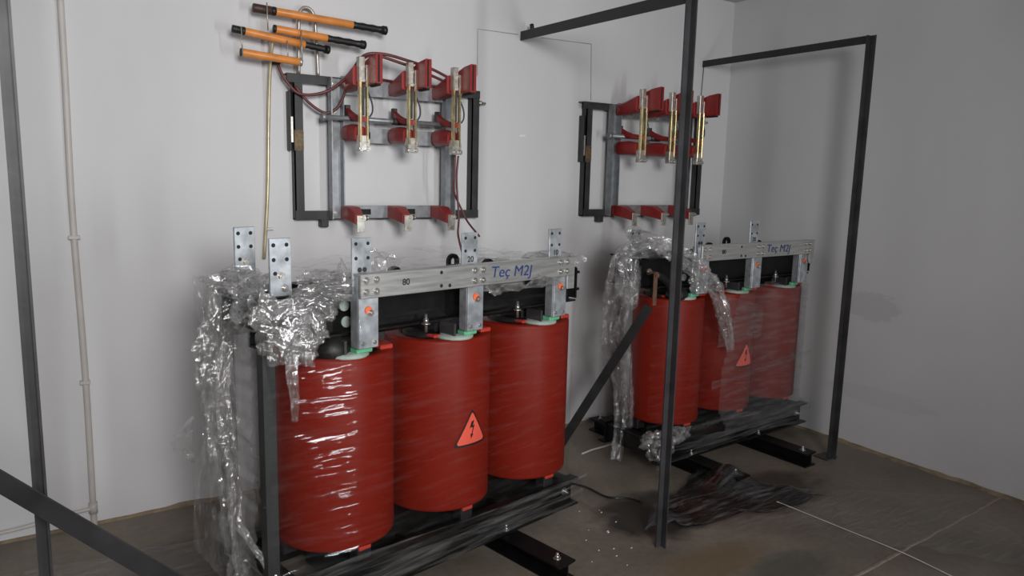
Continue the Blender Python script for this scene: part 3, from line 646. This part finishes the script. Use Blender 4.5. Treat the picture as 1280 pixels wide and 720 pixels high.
tag(MB().tube([(2.63,3.20,.005),(2.72,3.215,.008),(2.80,3.225,.005),(2.90,3.232,.006)],.006,6).build('film_strand','conduit'),'pale plastic strand on the floor behind the middle post','plastic film')
rnd = random.Random(4)
for i in range(15):
    cx,cy = rnd.choice([(2.05,2.35),(2.2,2.5),(1.95,2.2),(3.15,2.42)]); x,y = cx+rnd.gauss(0,.09),cy+rnd.gauss(0,.08); r = rnd.uniform(.003,.008)
    if i == 0: crumbs = MB()
    crumbs.add([(x-r,y,.001),(x,y-r*.6,.001),(x+r,y+.3*r,.001),(x,y,.001+r*.6)],[(0,1,3),(1,2,3),(2,0,3),(0,2,1)])
cr = tag(crumbs.build('plaster_crumbs','string'),'white crumbs of plaster scattered on the floor','debris'); cr['kind'] = 'stuff'

# ------------------------------------------------------------------ disconnector switches on the wall
def slotted(x0, x1, y0, y1, z0, z1, slots):
    mb = MB(); cur = x0; zc = (z0+z1)/2; h = (z1-z0)*.22
    for a,b in slots:
        mb.box(cur,a,y0,y1,z0,z1); mb.box(a,b,y0,y1,z0,zc-h); mb.box(a,b,y0,y1,zc+h,z1); cur = b
    return mb.box(cur,x1,y0,y1,z0,z1)
def loft(mb, secs):
    """secs: [(y, cx, cz, w, h, bevel)] rounded rectangles joined along y"""
    rings = []; n = None
    for (y,cx,cz,w,h,b) in secs:
        r = []
        for sx,sz,a0 in ((1,1,0),(-1,1,90),(-1,-1,180),(1,-1,270)):
            for k in range(4):
                a = math.radians(a0+30*k); r.append((cx+sx*(w/2-b)+b*math.cos(a),y,cz+sz*(h/2-b)+b*math.sin(a)))
        rings.append(r); n = len(r)
    vs = [p for r in rings for p in r]; fs = [(i*n+k,i*n+(k+1)%n,(i+1)*n+(k+1)%n,(i+1)*n+k) for i in range(len(rings)-1) for k in range(n)]
    fs += [tuple(range(n)), tuple(range((len(rings)-1)*n,len(rings)*n))[::-1]]
    return mb.add(vs,fs)
def switch(label, x0, px):
    """x0 = left edge of the frame; local x from there, y = -distance from the wall, z absolute"""
    t = thing('disconnector_switch', label, 'switch', (x0,YW,0), 0, 'wall mounted disconnector switches')
    Wd = 1.03
    for nm,a,b in (('frame_post',0,.045),('frame_post',Wd-.045,Wd)):
        fp = MB().box(a,b,-.05,-.044,1.37,2.055).box(a,a+.006,-.05,0,1.37,2.055).build(nm,'blacksteel',t)
        if a == 0:
            MB().box(-.022,-.012,-.048,-.004,1.70,1.98,.002).build('side_flat','blacksteel',fp)
            MB().box(.0,.046,-.052,-.0435,1.70,1.80,.001).build('scorched_patch','rust',fp); MB().box(-.014,-.004,-.05,-.04,1.74,1.86).build('pale_strip','tin',fp)
    MB().box(-.03,Wd,-.056,-.05,2.02,2.062).box(-.03,Wd,-.05,0,2.056,2.062).build('frame_rail','blacksteel',t)
    fr = MB().box(0,Wd,-.056,-.05,1.368,1.412).box(0,Wd,-.05,0,1.368,1.374).build('frame_rail','blacksteel',t)
    MB().box(.125,.165,-.052,-.01,1.33,1.37,.003).build('mounting_lug','blacksteel',fr)
    MB().cyl((Wd,-.03,2.0),(Wd+.05,-.03,2.0),.008,8).cyl((Wd+.01,-.03,2.0),(Wd+.025,-.03,2.0),.014,6).build('anchor_bolt','tin',t)
    # galvanised channels and beams
    for a in (.165,.79):
        ch = MB().box(a,a+.065,-.064,-.058,1.372,2.055,.001).box(a,a+.006,-.11,-.064,1.372,2.055).box(a+.059,a+.065,-.11,-.064,1.372,2.055).build('channel','galv',t)
        for z in (1.40,1.90,2.03): bolt(ch,(a+.03,-.064,z),(0,-1,0),.008,.006,.004)
    pxs = px
    for z0,z1,kind in ((1.982,2.068,0),(1.752,1.826,1),(1.374,1.438,2)):
        sl = [] if kind == 0 else [(p+.055,p+.125) for p in pxs[:2]]
        mb = slotted(.23,.79,-.078,-.072,z0,z1,sl); mb.box(.23,.79,-.072,-.06,z1-.004,z1).box(.23,.79,-.072,-.06,z0,z0+.004)
        mb.build('cross_beam','galv',t)
        if kind == 2:
            for a,b in sl: MB().box(a-.004,b+.004,-.066,-.062,z0+.008,z1-.008).build('slot_backing','hole',t)
    sh = MB().cyl((.115,-.13,1.862),(.83,-.13,1.862),.0125,12).cyl((.108,-.13,1.862),(.13,-.13,1.862),.019,12).build('operating_shaft','galv',t)
    MB().cyl((pxs[1]-.03,-.13,1.862),(pxs[1]+.05,-.13,1.862),.018,12).build('shaft_coupling','blacksteel',t)
    for p in pxs:
        pole = loft(MB(),[(-.078,p,2.022,.056,.062,.012),(-.16,p,2.032,.066,.078,.014),(-.262,p-.002,2.052,.072,.092,.014)]).build('upper_insulator','red',t)
        ac = loft(MB(),[(-.262,p+.032,2.062,.026,.112,.005),(-.33,p+.034,2.072,.030,.128,.005),(-.40,p+.036,2.076,.034,.134,.005)]).build('arc_chute','red',t)
        MB().box(p+.030,p+.038,-.4025,-.398,2.015,2.137).build('chute_slot','hole',ac); MB().box(p+.030,p+.050,-.39,-.30,2.0,2.012,.003).build('chute_foot','hole',ac)
        uc = MB().box(p-.022,p+.008,-.300,-.268,2.02,2.135,.002).box(p+.012,p+.026,-.300,-.268,2.0,2.10,.001).build('upper_contact','tin',t)
        for z in (2.03,2.09): bolt(uc,(p,-.300,z),(0,-1,0),.006,.004,.002,'tin')
        for dx,w in ((-.015,.0062),(.020,.0045)): MB().box(p+dx-w,p+dx+w,-.302,-.280,1.745,2.03,.002).build('blade','gold',t)
        MB().box(p-.004,p+.012,-.282,-.262,1.87,2.0,.001).build('blade_spacer','blacksteel',t)
        MB().tube([(p+.035,-.27,1.98),(p+.05,-.28,1.93),(p+.052,-.28,1.89),(p+.04,-.275,1.865)],.004,6).build('spring_wire','blacksteel',t)
        MB().box(p+.022,p+.034,-.285,-.26,1.77,1.87,.002).build('link_bar','blacksteel',t)
        lv = loft(MB(),[(-.085,p,1.900,.020,.045,.006),(-.14,p,1.878,.026,.036,.006),(-.20,p,1.862,.026,.03,.006),(-.285,p+.006,1.852,.024,.026,.006)]).build('lever_arm','red',t)
        MB().box(p-.013,p+.013,-.10,-.078,1.862,1.93,.002).build('lever_bracket','blacksteel',lv)
        loft(MB(),[(-.078,p,1.792,.05,.070,.02),(-.10,p,1.792,.075,.082,.028),(-.18,p,1.792,.078,.084,.028),(-.26,p,1.785,.060,.075,.024)]).build('lower_insulator','red',t)
        lc = MB().box(p-.022,p+.016,-.300,-.262,1.705,1.778,.002).box(p+.016,p+.034,-.292,-.27,1.705,1.76,.001).build('lower_contact','tin',t)
        for dx in (-.010,.022): bolt(lc,(p+dx,-.300,1.717),(0,-1,0),.009,.009,.005,'bolt')
        bs = loft(MB(),[(-.078,p,1.405,.066,.066,.008),(-.17,p,1.400,.066,.070,.008),(-.25,p-.006,1.378,.044,.050,.008)]).build('base_insulator','red',t)
        tb = MB().box(p-.022,p+.018,-.262,-.254,1.318,1.398,.001).build('terminal_tab','tin',t)
        bolt(tb,(p+.012,-.262,1.386),(0,-1,0),.009,.009,.008,'tin'); bolt(tb,(p-.003,-.262,1.335),(0,-1,0),.005,.003,0,'bolt')
        bolt(tb,(p+.03,-.255,1.386),(1,0,0),.009,.009,.006,'tin')
    return t
switch('red and grey disconnector switch on the wall below the orange rods', 1.095, (.253,.503,.750))
switch('disconnector switch on the wall near the corner, partly behind the middle post', 2.885, (.240,.486,.732))

# maroon control cables of the left wall switch
def W_(x,d,z): return (x,YW-d,z)
tag(MB().tube([W_(1.02,.06,2.10),W_(1.05,.07,2.03),W_(1.12,.08,1.965),W_(1.24,.10,1.985),W_(1.33,.15,2.06),W_(1.38,.22,2.15),W_(1.47,.25,2.165),W_(1.60,.26,2.145),W_(1.72,.26,2.12),W_(1.83,.25,2.085)],.0075,8).build('control_cable','cable'),'maroon cable arching from the orange rods over the left wall switch poles','cable')
tag(MB().tube([W_(1.10,.07,2.0),W_(1.16,.075,1.93),W_(1.24,.085,1.885),W_(1.30,.10,1.92),W_(1.33,.12,2.0),W_(1.355,.17,2.10),W_(1.42,.22,2.158),W_(1.55,.25,2.135),W_(1.70,.24,2.10),W_(1.82,.22,2.07)],.007,8).build('control_cable','cable'),'maroon cable sagging in a loop across the left wall switch left channel','cable')
tag(MB().tube([W_(1.42,.11,2.075),W_(1.60,.10,2.062),W_(1.75,.10,2.058),W_(1.86,.12,2.06)],.005,8).build('control_cable','cable'),'maroon cable running flat between the left wall switch upper insulators','cable')
for pts,lab in (([W_(1.845,.285,1.70),W_(1.845,.28,1.60),W_(1.85,.27,1.52),W_(1.90,.27,1.42),W_(1.92,.30,1.36),W_(1.90,.45,1.30)],'maroon cable dropping from the left wall switch to a transformer terminal'),([W_(1.865,.285,1.70),W_(1.86,.28,1.60),W_(1.865,.28,1.50),W_(1.87,.29,1.38),W_(1.85,.32,1.30),W_(1.835,.40,1.20)],'maroon cable hanging straight down below the third pole of the left wall switch')):
    tag(MB().tube(pts,.0055,8).build('drop_cable','cable'),lab,'cable')

# ------------------------------------------------------------------ orange insulated rods hung on the wall
def rod(label, a, b, segs, r):
    A,B = Vector(W_(*a)),Vector(W_(*b)); d = B-A; L_ = d.length; ax = d.normalized()
    t = thing('insulated_rod', label, 'rod', A, 0, 'orange insulated operating rods'); t.rotation_euler = ax.to_track_quat('X','Z').to_euler()
    for nm,s0,s1,mat,rr in segs:
        x0,x1 = s0*L_,s1*L_; m_ = MB(); rad = r*rr
        pr = [(0,x0),(rad*.9,x0),(rad,x0+.003)]
        if nm == 'grip':
            k = 7
            for i in range(1,k): pr.append((rad*(.86 if i%2 else 1.0),x0+(x1-x0)*i/k))
            pr += [(rad*1.18,x1-.025),(rad*1.2,x1-.004)]
        else: pr.append((rad,x1-.003))
        pr += [(rad*.9,x1),(0,x1)]
        m_.lathe(pr,n=20); m_.v = [(z,y,-x) for x,y,z in m_.v]; m_.build(nm,mat,t)
    return t
rod('topmost orange rod with a brown tip and a long black grip',(.905,.10,2.325),(1.545,.12,2.300),[('end_cap',0,.13,'brownrub',1.0),('collar',.13,.16,'rubber',1.02),('tube',.155,.73,'orange',.93),('grip',.725,1,'rubber',.92)],.0195)
rod('second orange rod from the top with a black grip',(.985,.13,2.240),(1.425,.14,2.215),[('collar',0,.03,'rubber',1.02),('tube',.025,.57,'orange',1),('grip',.565,1,'rubber',.98)],.0175)
rod('third orange rod from the top, black at both ends',(.805,.13,2.218),(1.245,.14,2.172),[('end_cap',0,.10,'rubber',.95),('collar',.095,.125,'rubber',1.05),('tube',.12,.735,'orange',.97),('grip',.73,1,'rubber',.93)],.0175)
rod('lowest orange rod, short and without a grip',(.832,.15,2.118),(1.105,.16,2.100),[('collar',0,.03,'rubber',1.04),('tube',.02,.96,'orange',1),('collar',.95,1,'galvwire',1.12)],.0175)
hk = thing('rod_hanger','bent wire hanger looped behind the orange rods','hanger',W_(1.16,0,2.0))
hx,hy,hz = 1.16,YW,2.0
MB().tube([(p[0]-hx,p[1]-hy,p[2]-hz) for p in [W_(1.13,.03,2.06),W_(1.13,.04,2.25),W_(1.135,.045,2.34),W_(1.155,.045,2.368),W_(1.185,.045,2.365),W_(1.205,.045,2.33),W_(1.215,.04,2.22),W_(1.225,.03,2.06)]],.008,8).build('loop','galvwire',hk)
for x,za,zb,d in ((.955,2.345,2.225,.125),(.835,2.225,2.10,.15),(1.10,2.24,2.09,.15),(1.04,2.19,2.10,.135)):
    MB().tube([(x-hx,-d-.022,za-hz),(x-hx+.002,-d-.022,zb-hz)],.0028,6,1).build('hanging_link','galvwire',hk)
pt = thing('brass_tube','slender brass coloured tube hanging from the orange rods beside the left wall switch','tube',W_(.975,.02,1.2))
MB().tube([(.02,-.07,1.02-.0),(.012,-.03,.85),(.006,-.005,.6),(-.005,-.005,.3),(-.03,-.005,-.02)],.008,10).build('tube_run','brass',pt)
MB().box(-.02,.018,-.012,.018,.12,.128).build('tube_clip','galvwire',pt)
kb = thing('cable_knob','small dark knob at the end of the maroon cable','knob',W_(1.015,.05,2.09))
MB().lathe([(0,0),(.018,.002),(.024,.012),(.02,.024),(.01,.03),(0,.031)],n=20).build('knob_head','brownrub',kb); MB().cyl((0,.05,.012),(0,.0,.012),.006,8).build('knob_stem','galvwire',kb)

# ------------------------------------------------------------------ conduit, wires, putty on the wall
cn = thing('wall_conduit','white plastic conduit running up the wall at the left','conduit',(.165,YW,0))
MB().tube([(.003,-.014,ZC),(.0,-.014,2.0),(-.006,-.014,1.4),(.003,-.014,.7),(.0,-.014,.06),(.0,-.013,.0)],.013,12).build('riser','conduit',cn)
MB().tube([(.0,-.02,.085),(-.12,-.014,.075),(-.30,-.014,.055),(-.6,-.014,.05)],.009,8).build('branch','conduit',cn)
MB().cyl((0,-.014,.06),(0,-.014,.11),.018,12).build('tee_fitting','conduit',cn); MB().box(-.027,.017,-.03,0,1.295,1.31,.002).build('pipe_clip','conduit',cn)
MB().box(-.02,.02,-.03,0,.66,.675,.002).build('pipe_clip','conduit',cn)
tag(MB().tube([W_(2.137,.002,2.15),W_(2.135,.002,2.398),W_(2.137,.002,2.4),W_(2.40,.002,2.402)],.0022,6,1).build('wall_wire','wire'),'thin pale wire rising from the left wall switch to the middle portal beam','wire')
tag(MB().tube([W_(2.56,.002,2.404),W_(2.936,.002,2.411),W_(2.938,.002,2.41),W_(2.95,.002,2.08)],.0022,6,1).build('wall_wire','wire'),'thin pale wire dropping from the middle portal beam to the right wall switch','wire')
tag(MB().tube([W_(3.925,.004,2.375),W_(3.92,.004,2.25),W_(3.91,.004,2.05)],.003,6,1).build('wall_wire','darkwire'),'thin dark wire dropping from the right portal beam near the corner','wire')
def smear(name,x,z,w,h,label,seed):
    mb = MB(); n = 22; vs = [(x,YW-.003,z)]
    for i in range(n):
        a = 2*PI*i/n; k = .75+.45*noise.noise(Vector((math.cos(a)*2+seed,math.sin(a)*2,0))); vs.append((x+w*math.cos(a)*k,YW-.0006,z+h*math.sin(a)*k+.25*h*math.cos(a)))
    return tag(mb.add(vs,[(0,1+i,1+(i+1)%n) for i in range(n)],True).build(name,'putty'),label,'putty')
smear('putty_smear',2.455,1.838,.035,.010,'white putty smear on the wall right of the left wall switch',1)
